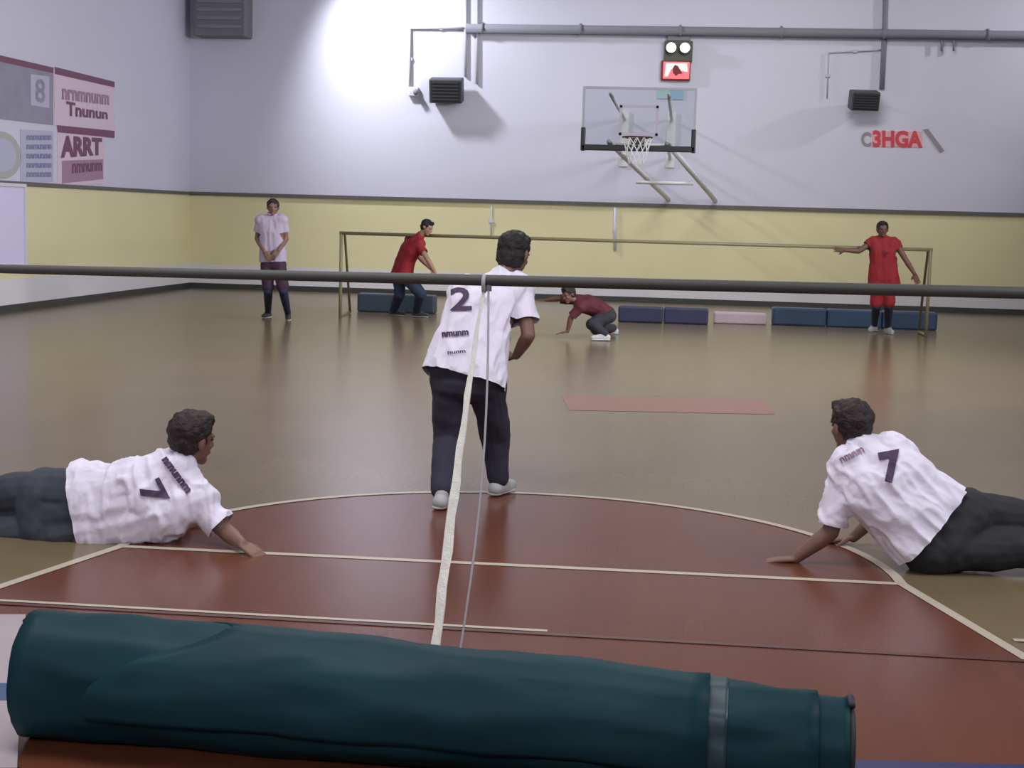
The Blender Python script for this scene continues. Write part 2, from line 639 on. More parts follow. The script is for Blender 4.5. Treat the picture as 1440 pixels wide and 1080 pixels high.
# slate banner with figure
b1 = empty('wall_banner', LW(35, 130, XL), 'slate grey banner with a pale lettered panel at the top left of the left wall', 'banner')
plate('banner_sheet', lq(-60, 66, 160, 74, 100, 176), 0.0, 0.012, M['ban_grey'], b1)
plate('pale_panel', lq(42, 104, 148, 68, 108, 152), 0.012, 0.004, M['ban_lilac'], b1)
text_on('lettering', '8', lq(48, 110, 143, 62, 112, 146), NX, M['ban_grey'], b1, 0.02, 0.02)
plate('dark_edge', lq(-60, 64, 74, 74, 95, 103), 0.012, 0.003, M['ban_red'], b1)
fix(b1)
# pale banner with maroon writing
b2 = empty('wall_banner', LW(120, 140, XL), 'pale pink banner with maroon writing on the left wall above the big letters', 'banner')
plate('banner_sheet', lq(76, 97, 176, 160, 116, 184), 0.0, 0.012, M['ban_pale'], b2)
plate('maroon_strip', lq(76, 94, 104, 160, 115, 123), 0.012, 0.004, M['ban_red'], b2)
text_on('lettering', 'nrnmnunm', lq(86, 124, 140, 152, 134, 148), NX, M['ban_rose'], b2, 0.02, 0.03)
text_on('lettering', 'Tnunun', lq(92, 142, 163, 150, 154, 168), NX, M['ban_red'], b2, 0.02, 0.03)
fix(b2)
b3 = empty('wall_banner', LW(112, 222, XL), 'maroon and rose banner with tall maroon letters just above the yellow dado', 'banner')
plate('banner_sheet', lq(80, 182, 262, 146, 190, 258), 0.0, 0.012, M['ban_pale'], b3)
plate('maroon_strip', lq(80, 176, 186, 160, 184, 194), 0.012, 0.004, M['ban_red'], b3)
text_on('lettering', 'ARRT', lq(84, 190, 222, 142, 194, 218), NX, M['ban_red'], b3, 0.02, 0.05)
plate('rose_block', lq(86, 226, 258, 144, 224, 252), 0.012, 0.003, M['ban_rose'], b3)
text_on('lettering', 'nmnunm', lq(100, 230, 244, 142, 228, 240), NX, M['ban_red'], b3, 0.02, 0.03)
fix(b3)
b4 = empty('wall_banner', LW(55, 220, XL), 'lilac poster with blue lines of writing left of the big maroon letters', 'poster')
plate('poster_sheet', lq(28, 182, 258, 74, 184, 256), 0.0, 0.012, M['ban_lilac'], b4)
for k in range(5):
    yy = 190 + k * 13
    text_on('lettering', 'nnmunmn', lq(36, yy, yy + 7, 71, yy, yy + 7), NX, M['ban_blue'], b4, 0.018, 0.03)
fix(b4)
b5 = empty('wall_banner', LW(5, 215, XL), 'grey green round emblem at the far left edge of the left wall', 'emblem')
cc = LW(2, 218, XL)
ring = [cc + V((0.0, 0.42 * 3 * math.cos(a) * 0.5, 0.34 * math.sin(a))) for a in [2 * math.pi * i / 32 for i in range(32)]]
slab('disc', ring, NX, 0.012, M['ban_green'], b5)
ring2 = [cc + V((0.012, 0.30 * 3 * math.cos(a) * 0.5, 0.24 * math.sin(a))) for a in [2 * math.pi * i / 32 for i in range(32)]]
slab('inner_disc', ring2, NX, 0.004, M['ban_lilac'], b5)
fix(b5)

# ================================================================== FAR WALL FITTINGS
NY = V((0, -1, 0))


def W(px, py, off=0.0):
    p = P(px, py, YW - off)
    return p


# thick grey duct and its thinner continuation
a_, b_ = W(655, 36, 0.15), W(1500, 54, 0.15)
zz = (a_.z + b_.z) / 2
dct = empty('wall_duct', V((a_.x, YW, zz)), 'thick grey horizontal duct running along the top of the far wall', 'duct')
tube('duct_pipe', [V((a_.x, YW - 0.12, zz)), V((XR - 0.02, YW - 0.12, zz))], 0.085, M['pipe'], dct, 16)
for i in range(7):
    x = a_.x + 0.3 + i * 1.9
    tube('duct_clip', [V((x, YW - 0.12, zz)), V((x + 0.05, YW - 0.12, zz))], 0.1, M['pipe'], dct, 16)
    box('bracket', (x, YW - 0.12, zz + 0.07), (x + 0.04, YW, zz + 0.12), M['pipe'], dct)
fix(dct)


def conduit(pts, r, label, m=M['pipe_light']):
    ps = [W(x, y, 0.03) for x, y in pts]
    e = empty('wall_conduit', ps[0], label, 'conduit')
    tube('pipe', ps, r, m, e, 8)
    for p, q2 in zip(ps, ps[1:]):
        mid = (p + q2) / 2
        box('clip', (mid.x - .04, YW - 0.045, mid.z - .03), (mid.x + .04, YW, mid.z + .03), m, e)
    fix(e)


conduit([(664, 40), (577, 40), (577, 126)], 0.028, 'thin pale conduit bent down to the small wall fitting left of the dark floodlight box')
conduit([(655, -25), (655, 108)], 0.03, 'thin vertical conduit just right of the left dark box, nearer to it')
conduit([(671, -25), (671, 118)], 0.03, 'second thin vertical conduit right of the left dark box, farther from it')
conduit([(1246, -25), (1244, 45), (1240, 125)], 0.05, 'thick vertical conduit coming down to the right dark box', M['pipe'])
conduit([(1240, 70), (1165, 74), (1163, 138)], 0.015, 'thin faint conduit left of the right dark box')
conduit([(865, 292), (865, 352)], 0.03, 'short vertical conduit on the yellow dado below the backboard', M['wall'])
conduit([(691, 290), (691, 332)], 0.012, 'very thin vertical conduit on the yellow dado above the throwing player', M['wall'])


def wallbox(px, py, wpx, hpx, out, label, tilt=0):
    c = W(px, py, out)
    s = 72.0
    hw, hh = wpx / s / 2, hpx / s / 2
    e = empty('wall_speaker', V((c.x, YW, c.z)), label, 'speaker')
    o = box('casing', (-hw, -0.15, -hh), (hw, 0.15, hh), M['box_grey'], e, 0.02)
    o.location = V((c.x, YW - out, c.z)) ; o.rotation_euler = (math.radians(14), 0, math.radians(tilt))
    g = box('grille', (-hw * .85, -0.165, -hh * .82), (hw * .85, -0.15, hh * .82), M['black'], o)
    for k in range(6):
        zc = -hh * .7 + k * hh * .28
        box('grille_slat', (-hw * .8, -0.175, zc), (hw * .8, -0.165, zc + hh * .08), M['box_grey'], o)
    tube('bracket_arm', [V((c.x, YW - out + 0.12, c.z)), V((c.x, YW - 0.02, c.z + 0.05))], 0.03, M['box_grey'], e)
    box('wall_plate', (c.x - .09, YW - .03, c.z - .06), (c.x + .09, YW, c.z + .16), M['box_grey'], e)
    fix(e)
    return e


wallbox(628, 127, 46, 33, 0.24, 'dark grey box speaker on the far wall left of the backboard')
wallbox(1215, 141, 38, 25, 0.34, 'dark grey box speaker on the far wall above the red lettering', 8)
# small fitting
e = empty('wall_fitting', W(585, 129), 'small grey fitting at the end of a conduit left of the left speaker', 'fitting')
c = W(583, 129, 0.06)
box('casing', (c.x - .12, YW - .1, c.z - .09), (c.x + .08, YW, c.z + .09), M['wall'], e, .02)
tube('knob', [V((c.x + .03, YW - .1, c.z)), V((c.x + .05, YW - .2, c.z - .03))], 0.05, M['pipe'], e)
fix(e)
# small hooks below the duct, right
for i, px in enumerate((1324, 1341)):
    o = tube('duct_hanger', [W(px, 52, .1), W(px, 72, .1)], 0.02, M['pipe'])
    tag(o, ['short stub hanging under the duct at the right, the left one of two', 'short stub hanging under the duct at the right, the right one of two'][i], 'hanger', 'stubs under the duct')
# dark slatted box in the far left top corner
c0, c1 = W(272, 50, 0.5), W(345, 50, 0.5)
M['corner_dark'] = mat('corner_box_grey', (0.16, 0.155, 0.17), 0.7)
ve = empty('corner_box', V(((c0.x + c1.x) / 2, YW, c0.z)), 'dark grey slatted box in the top left corner of the far wall', 'ventilation box')
box('casing', (c0.x, YW - .5, c0.z), (c1.x, YW, HC), M['corner_dark'], ve, .03)
for k in range(5):
    box('front_slat', (c0.x + .08, YW - .53, c0.z + .15 + k * .16), (c1.x - .08, YW - .5, c0.z + .21 + k * .16), M['pipe'], ve)
fix(ve)

# emergency lamps + exit sign
M['lampglass'] = mat('lit_lamp_lens', (1, 1, 0.95), 0.3, emit=(1.0, 1.0, 0.93), estr=6.0)
M['lampbody'] = mat('emergency_lamp_casing', (0.07, 0.07, 0.055), 0.6)
c = W(954, 68, 0.1)
e = empty('emergency_light', V((c.x, YW, c.z)), 'twin emergency light with two bright white lamps above the red exit sign', 'emergency light')
box('casing', (c.x - .27, YW - .12, c.z - .25), (c.x + .27, YW, c.z + .14), M['lampbody'], e, .02)
box('top_cover', (c.x - .22, YW - .10, c.z + .14), (c.x + .22, YW, c.z + .24), M['pipe'], e, .02)
for dx in (-.135, .125):
    u_ = V((c.x + dx, YW - .12, c.z))
    h_ = tube('lamp_head', [u_, u_ + V((0, -.10, 0))], [0.06, 0.105], M['lampbody'], e, 20)
    tube('lens', [u_ + V((0, -.10, 0)), u_ + V((0, -.115, 0))], [0.092, 0.08], M['lampglass'], h_, 20)
fix(e)
M['exit_red'] = mat('exit_sign_red', (0.75, 0.12, 0.14), 0.5, emit=(1.0, 0.22, 0.24), estr=0.45)
M['exit_pale'] = mat('exit_sign_pale', (0.9, 0.7, 0.72), 0.5, emit=(1.0, 0.62, 0.66), estr=0.6)
M['exit_dark'] = mat('exit_sign_dark_red', (0.16, 0.0, 0.0), 0.5)
c = W(951, 98, 0.1)
e = empty('exit_sign', V((c.x, YW, c.z)), 'small red and white lit exit sign under the twin emergency lamps', 'exit sign')
box('casing', (c.x - .29, YW - .09, c.z - .2), (c.x + .27, YW, c.z + .17), M['exit_dark'], e, .01)
box('lit_panel', (c.x - .25, YW - .10, c.z - .17), (c.x + .25, YW - .09, c.z + .15), M['exit_red'], e)
slab('pale_arrow', [V((c.x + x, YW - .10, c.z + z)) for x, z in ((-.2, .12), (.2, .12), (.22, -.04), (.1, -.02), (0.02, .06), (-.1, 0.0), (-.16, -.13), (-.22, -.13))], NY, .006, M['exit_pale'], e)
slab('dark_figure', [V((c.x + x, YW - .108, c.z + z)) for x, z in ((-.06, -.06), (-.07, .02), (-.03, .09), (.03, .07), (.07, 0), (.12, -.07), (.04, -.08), (0, -.12))], NY, .006, M['exit_dark'], e)
fix(e)
M['pale_blue'] = mat('pale_blue_panel', (0.28, 0.42, 0.55), 0.6)
M['pale_green'] = mat('pale_teal_panel', (0.36, 0.52, 0.52), 0.6)
c = W(943, 130, 0.02)
e = empty('wall_sign', V((c.x, YW, c.z)), 'pale blue and teal panel under the red exit sign', 'sign')
box('blue_half', (c.x - .02, YW - .02, c.z - .13), (c.x + .25, YW, c.z + .1), M['pale_blue'], e)
box('teal_half', (c.x - .26, YW - .02, c.z - .12), (c.x - .02, YW, c.z + .06), M['pale_green'], e)
fix(e)

# red lettering at the right of the far wall
M['sign_red'] = mat('red_letter_paint', (0.55, 0.05, 0.075), 0.6)
M['sign_pink'] = mat('pink_letter_backing', (0.66, 0.36, 0.42), 0.6)
M['sign_grey'] = mat('grey_letter_paint', (0.26, 0.22, 0.26), 0.6)
e = empty('wall_lettering', W(1262, 195), 'red lettering with a dark slanted stroke on the right of the far wall', 'sign')
qd = lambda x0, y0, x1, y1: [W(x0, y1), W(x1, y1 + .9), W(x1, y0 + .9), W(x0, y0)]
slab('backing', qd(1226, 184, 1297, 206), NY, .01, M['sign_pink'], e)
text_on('lettering', '3HGA', qd(1227, 183, 1297, 207), NY, M['sign_red'], e, .014, .045)
text_on('grey_letter', 'C', qd(1211, 185, 1225, 206), NY, M['sign_grey'], e, .008, .04)
slab('slanted_stroke', [W(1298, 182), W(1305, 181), W(1328, 212), W(1322, 215)], NY, .012, M['sign_grey'], e)
fix(e)

# ---------------------------------------------------------------- basketball backboard
YB = 23.4
tl, brr = P(820, 121, YB), P(977, 212, YB)
bx0, bx1, bz1, bz0 = tl.x, brr.x, tl.z, (P(820, 210, YB).z + P(977, 212, YB).z) / 2
bb = empty('basketball_backboard', V(((bx0 + bx1) / 2, YW, (bz0 + bz1) / 2)), 'clear basketball backboard with dark lower padding and rim on the far wall', 'basketball hoop')
gm = mat('clear_backboard_glass', (0.75, 0.78, 0.8), 0.05)
gb = gm.node_tree.nodes['Principled BSDF']
gb.inputs['Transmission Weight'].default_value = 1.0
gb.inputs['IOR'].default_value = 1.03
box('glass_board', (bx0 + .02, YB, bz0 + .03), (bx1 - .02, YB + .012, bz1 - .02), gm, bb)
M['bb_frame'] = mat('backboard_frame_grey', (0.36, 0.36, 0.40), 0.5)
fr = 0.035
for lo, hi in (((bx0, YB - .01, bz1 - fr), (bx1, YB + .03, bz1)), ((bx0, YB - .01, bz0 + .3), (bx0 + fr, YB + .03, bz1 - fr)),
               ((bx1 - fr, YB - .01, bz0 + .3), (bx1, YB + .03, bz1 - fr))):
    box('board_frame', lo, hi, M['bb_frame'], bb)
pd = 0.07
box('padding', (bx0, YB - .04, bz0 - .02), (bx1, YB + .05, bz0 + pd), M['black'], bb, .015)
box('padding', (bx0 - .01, YB - .04, bz0 - .03), (bx0 + pd - .01, YB + .05, bz0 + .33), M['black'], bb, .015)
box('padding', (bx1 - pd + .01, YB - .04, bz0 - .03), (bx1 + .01, YB + .05, bz0 + .33), M['black'], bb, .015)
# target rectangle
cx = (bx0 + bx1) / 2
M['bb_line'] = mat('backboard_faded_line', (0.42, 0.38, 0.46), 0.5)
for lo, hi in (((cx - .3, YB - .006, bz0 + .22), (cx - .26, YB, bz0 + .68)), ((cx + .26, YB - .006, bz0 + .22), (cx + .3, YB, bz0 + .68)),
               ((cx - .3, YB - .006, bz0 + .64), (cx + .3, YB, bz0 + .68)), ((cx - .3, YB - .006, bz0 + .22), (cx + .3, YB, bz0 + .26))):
    box('target_line', lo, hi, M['bb_line'], bb)
# rim + net
M['rim'] = mat('dark_rim', (0.06, 0.03, 0.03), 0.45)
rz = bz0 + .17
rc = V((cx, YB - .42, rz))
ringp = [rc + V((.225 * math.cos(a), .225 * math.sin(a), 0)) for a in [2 * math.pi * i / 32 for i in range(33)]]
rim = tube('rim', ringp, 0.012, M['rim'], bb, 8)
box('rim_bracket', (cx - .1, YB - .2, rz - .09), (cx + .1, YB, rz + .02), M['rim'], bb, .01)
M['net'] = mat('white_net_cord', (0.72, 0.72, 0.74), 0.9)
np_ = []
for k in range(12):
    for sgn in (1, -1):
        pts = []
        for j in range(5):
            t = j / 4
            a = 2 * math.pi * (k + sgn * j * 0.5) / 12
            rr = .225 - .11 * t
            pts.append(rc + V((rr * math.cos(a), rr * math.sin(a), -.40 * t)))
        np_.append(tube_data(pts, 0.006, 5))
vv, ff = join_data(np_)
mesh('net', vv, ff, M['net'], bb)
# brace frame back to the wall: pale steel tubes in a scissor
M['brace'] = mat('pale_steel_brace', (0.62, 0.63, 0.64), 0.5)
for sx in (-1, 1):
    x_ = cx + sx * .45
    tube('support_arm', [V((x_, YB + .05, bz0 + .12)), V((x_, YW - .03, bz0 + .12))], .035, M['brace'], bb)
    tube('support_arm', [V((x_, YB + .05, bz0 + .85)), V((x_, YW - .03, bz0 + .85))], .03, M['brace'], bb)
    tube('diagonal_brace', [V((x_, YB + .25, bz0 + .12)), V((x_ + .9, YW - .03, rail_z + .12))], .045, M['brace'], bb)
    box('wall_plate', (x_ - .08, YW - .03, bz0 - .05), (x_ + .08, YW, bz0 + 1.0), M['brace'], bb)
tube('cross_tube', [V((cx - .45, YB + .9, bz0 + .12)), V((cx + .45, YB + .9, bz0 + .12))], .03, M['brace'], bb)
tube('cross_tube', [V((cx - .1, YB + 3.0, bz0 - .42)), V((cx + .9, YB + 3.0, bz0 - .42))], .03, M['brace'], bb)
fix(bb)


# ================================================================== GOALS
def goal(name, Y, x0, x1, z, r, m, label, depth, back_r=0.02):
    g = empty(name, V(((x0 + x1) / 2, Y, 0)), label, 'goal')
    tube('crossbar', [V((x0 - r, Y, z)), V((x1 + r, Y, z))], r, m, g, 16)
    for x in (x0, x1):
        tube('post', [V((x, Y, 0.0)), V((x, Y, z))], r, m, g, 12)
        tube('side_stay', [V((x, Y + depth, 0.02)), V((x, Y + depth * .35, z * .98)), V((x, Y, z))], back_r, m, g, 8)
        tube('floor_runner', [V((x, Y, 0.025)), V((x, Y + depth, 0.025))], back_r, m, g, 8)
    return g


gl, gr = P(480, 329, 22.6), P(1309, 350, 22.6)
zf = (gl.z + gr.z) / 2
print('far goal', gl, gr)
g = goal('goalball_goal', 22.6, gl.x, gr.x, zf, 0.026, M['goal_olive'], 'thin olive goal frame across the court in front of the far wall', .7)
fix(g)
na, nb = P(0, 378, 5.55), P(1440, 412, 5.55)
print('near goal', na, nb)
g2 = empty('goalball_goal', V((0, 5.55, 0)), 'dark goal crossbar across the whole foreground in front of the throwing player', 'goal')
zn0, zn1 = na.z, nb.z
sl = (zn1 - zn0) / (nb.x - na.x)
zA, zB = zn0 + sl * (-4.5 - na.x), zn1 + sl * (4.5 - nb.x)
tube('crossbar', [V((-4.5, 5.55, zA)), V((-2, 5.55, zn0 + sl * (-2 - na.x))), V((0, 5.55, zn0 + sl * (0 - na.x))), V((4.5, 5.55, zB))], [0.017, 0.017, 0.021, 0.023], M['grey_metal'], g2, 16)
for x, z in ((-4.5, zA), (4.5, zB)):
    tube('post', [V((x, 5.55, 0)), V((x, 5.55, z))], 0.03, M['grey_metal'], g2)
    tube('floor_runner', [V((x, 5.55, .03)), V((x, 4.7, .03))], 0.03, M['grey_metal'], g2)
fix(g2)
# strap from crossbar to floor
b0 = P(681, 399, 5.55)
e0 = F(604, 985)
st = empty('webbing_strap', e0, 'white webbing strap slanting from the near crossbar down behind the green roll', 'strap')
pts = []
N = 24
for i in range(N + 1):
    t = i / N
    p = b0.lerp(e0, t)
    p = p + V((math.sin(t * math.pi) * -0.012 + 0.002 * math.sin(t * 40), 0.02 * math.sin(t * math.pi), -0.01 * math.sin(t * math.pi)))
    pts.append(p)
vs, fs = [], []
for i, p in enumerate(pts):
    t = i / N
    wd = 0.005 + 0.012 * min(1, t * 1.7) + 0.0015 * math.sin(i * 2.1)
    ang = 0.5 * math.sin(i * .55)
    s = V((math.cos(ang), math.sin(ang), 0)) * (wd)
    n_ = V((-math.sin(ang), math.cos(ang), 0)) * .003
    vs += [p - s - n_, p + s - n_, p + s + n_, p - s + n_]
for i in range(N):
    for k in range(4):
        k2 = (k + 1) % 4
        fs.append((4 * i + k, 4 * i + k2, 4 * (i + 1) + k2, 4 * (i + 1) + k))
fs += [(3, 2, 1, 0), (4 * N, 4 * N + 1, 4 * N + 2, 4 * N + 3)]
mesh('webbing', vs, fs, M['strap'], st)
kn = b0 + V((0, 0, 0.0))
tube('loop', [kn + V((.0, .03 * math.cos(a), .03 * math.sin(a))) for a in [2 * math.pi * i / 12 for i in range(13)]], .008, M['cord'], st, 6)
fix(st)
co = empty('hanging_rope', F(668, 985), 'thin grey rope hanging beside the white strap from the near crossbar', 'rope')
c0 = P(687, 402, 5.55)
c1 = P(668, 900, 5.35)
c1 = F(640, 960)
tube('rope', [c0.lerp(c1, i / 12) + V((.035 * math.sin(math.pi * i / 12), 0, 0)) for i in range(13)], .0045, M['cord'], co, 6)
tube('knot', [c0 + V((0, 0, -.02)), c0 + V((0, 0, .025))], .012, M['cord'], co, 8)
fix(co)

# ================================================================== GREEN ROLLED MAT
pl, pr = F(52, 1030), F(1186, 1122)
pl.z = pr.z = 0
rl, rr_ = 0.192, 0.150
print('roll', pl, pr, (pr - pl).length)
ru = empty('rolled_mat', (pl + pr) / 2, 'large dark teal green rolled mat lying across the foreground', 'rolled mat')
axis = (pr - pl).normalized()
side = V((-axis.y, axis.x, 0))
Ltot = (pr - pl).length


def roll_part(name, t0, t1, dr, m, lump=0.012, seg=56, rings=60, parent=ru, seed=0.0):
    vs, fs = [], []
    for i in range(rings + 1):
        t = t0 + (t1 - t0) * i / rings
        c = pl.lerp(pr, t)
        r = rl + (rr_ - rl) * t + dr
        e_ = min(1, (i / rings) * rings / 1.5) * 1.0
        for k in range(seg):
            a = 2 * math.pi * k / seg
            q_ = V((t * 5.0, math.cos(a) * 1.3 + seed, math.sin(a) * 1.3))
            rr2 = r + lump * noise.noise(q_ * 1.6) + lump * .4 * noise.noise(q_ * 4.2)
            # the sheet's free edge makes a shallow spiral step
            vs.append(c + V((0, 0, rl + (rr_ - rl) * t)) + side * (math.cos(a) * rr2) + V((0, 0, 1)) * (max(math.sin(a) * rr2, -(rl + (rr_ - rl) * t) + 0.003)))
    for i in range(rings):
        for k in range(seg):
            k2 = (k + 1) % seg
            fs.append((i * seg + k, i * seg + k2, (i + 1) * seg + k2, (i + 1) * seg + k))
    fs.append(tuple(range(seg - 1, -1, -1)))
    fs.append(tuple(range(rings * seg, (rings + 1) * seg)))
    return mesh(name, vs, fs, m, parent, smooth=True)


roll_part('outer_layer', 0.0, 0.965, 0.0, M['mat_green'], 0.013)
roll_part('inner_layer', 0.93, 1.0, -0.014, M['mat_green'], 0.006, rings=8)
roll_part('binding_band', 0.828, 0.862, 0.004, M['mat_band'], 0.013, rings=8)
# spiral end of the sheet at both ends
for (c, rad, sgn) in ((pl, rl, -1), (pr, rr_, 1)):
    sp = []
    for i in range(90):
        a = i / 89 * 2 * math.pi * 4.3
        r = rad * (0.12 + 0.80 * i / 89)
        sp.append(c + V((0, 0, rad)) + axis * (sgn * .006) + side * (math.cos(a) * r) + V((0, 0, 1)) * (math.sin(a) * r))
    tube('spiral_edge', sp, .011, M['mat_edge'], ru, 6)
# the darker under-layer shows at the left end, with a slanted free edge over it
vs, fs = [], []
KA, KT = 30, 26
for i in range(KT + 1):
    for k in range(KA + 1):
        a = math.radians(-20 + 170 * k / KA)
        t0_ = 0.10 + 0.16 * max(0, math.sin(a * 1.05)) ** 2
        t = t0_ + (0.84 - t0_) * i / KT
        c = pl.lerp(pr, t)
        r0 = rl + (rr_ - rl) * t
        q_ = V((t * 5.0, math.cos(a) * 1.3, math.sin(a) * 1.3))
        rr2 = r0 + .011 + .013 * noise.noise(q_ * 1.6) + .0052 * noise.noise(q_ * 4.2)
        vs.append(c + V((0, 0, r0)) - side * (math.cos(a) * rr2) + V((0, 0, 1)) * (math.sin(a) * rr2))
for i in range(KT):
    for k in range(KA):
        p_ = i * (KA + 1) + k
        fs.append((p_, p_ + 1, p_ + KA + 2, p_ + KA + 1))
lp_ = mesh('loose_flap', vs, fs, M['mat_green'], ru, smooth=True)
so_ = lp_.modifiers.new('thick', 'SOLIDIFY'); so_.thickness = .008; so_.offset = 0
fix(ru)

# ================================================================== LOW MATS AT THE FAR WALL
M['mat_navy'] = mat('navy_mat_vinyl', (0.028, 0.032, 0.085), 0.4, noise_amt=0.3, nscale=2)
M['mat_blue'] = mat('blue_mat_vinyl', (0.035, 0.075, 0.15), 0.4, noise_amt=0.35, nscale=1.4)
M['mat_teal'] = mat('dark_teal_mat_vinyl', (0.03, 0.05, 0.07), 0.5, noise_amt=0.4, nscale=2)
M['mat_pink'] = mat('pinkish_white_cover', (0.50, 0.40, 0.44), 0.6, noise_amt=0.15, nscale=2)


def lowmat(x0, x1, yb, yt, m, label, npad):
    a = F(x0, yb - (x1 - x0) / 2 * .027)
    b = F(x1, yb + (x1 - x0) / 2 * .027)
    Y = (a.y + b.y) / 2
    zt = P((x0 + x1) / 2, yt, Y).z
    e = empty('low_mat', V(((a.x + b.x) / 2, Y, 0)), label, 'mat')
    L_ = (b.x - a.x) / npad
    for k in range(npad):
        box('pad', (a.x + k * L_ + .005, Y, 0), (a.x + (k + 1) * L_ - .005, Y + .3, zt), m, e, .03)
    fix(e)


lowmat(868, 996, 455, 432, M['mat_navy'], 'low navy blue mat by the far wall right of the crouching red player', 2)
lowmat(1003, 1078, 456, 440, M['mat_pink'], 'low pinkish white mat between the navy and the blue mat by the far wall', 1)
lowmat(1086, 1316, 461, 436, M['mat_blue'], 'long low blue mat behind the feet of the red player with outstretched arms', 3)
lowmat(500, 612, 440, 414, M['mat_teal'], 'low dark teal mat behind the stooping red player', 2)


# ================================================================== PEOPLE
def hand_parts(w, d, n, s=1.0, curl=0.6, side=1):
    """wrist w, hand direction d, palm normal n; side: +1 thumb at +l"""
    d = d.normalized()
    n = (n - d * n.dot(d)).normalized()
    l = d.cross(n)
    out = []
    for o in (-.024, -.008, .008, .024):
        out.append(caps(w + d * .005 * s + l * o * .7 * s, w + d * .085 * s + l * o * 1.25 * s, .015 * s, .014 * s, n, .85, 8))
    for i, (o, L_) in enumerate(((-.033, .060), (-.011, .074), (.011, .080), (.033, .070))):
        p = w + d * .09 * s + l * (o * s)
        ang = 0
        seglen = (L_ * .45, L_ * .32, L_ * .25)
        dd = (d + l * o * 3.0).normalized()
        r = .0098
        for j, sg in enumerate(seglen):
            ang += curl * (.35 if j == 0 else .5)
            q_ = p + (dd * math.cos(ang) + n * math.sin(ang)) * (sg * s)
            out.append(caps(p, q_, r * s, (r - .0008) * s, seg=8))
            p = q_
            r -= .0008
    t0 = w + d * .025 * s + l * (.026 * side * s)
    t1 = t0 + (d * .6 + l * side * .75 + n * .25).normalized() * (.042 * s)
    t2 = t1 + (d * .85 + l * side * .25 + n * .4).normalized() * (.030 * s)
    out.append(caps(t0, t1, .014 * s, .0115 * s, seg=8))
    out.append(caps(t1, t2, .0115 * s, .010 * s, seg=8))
    return out


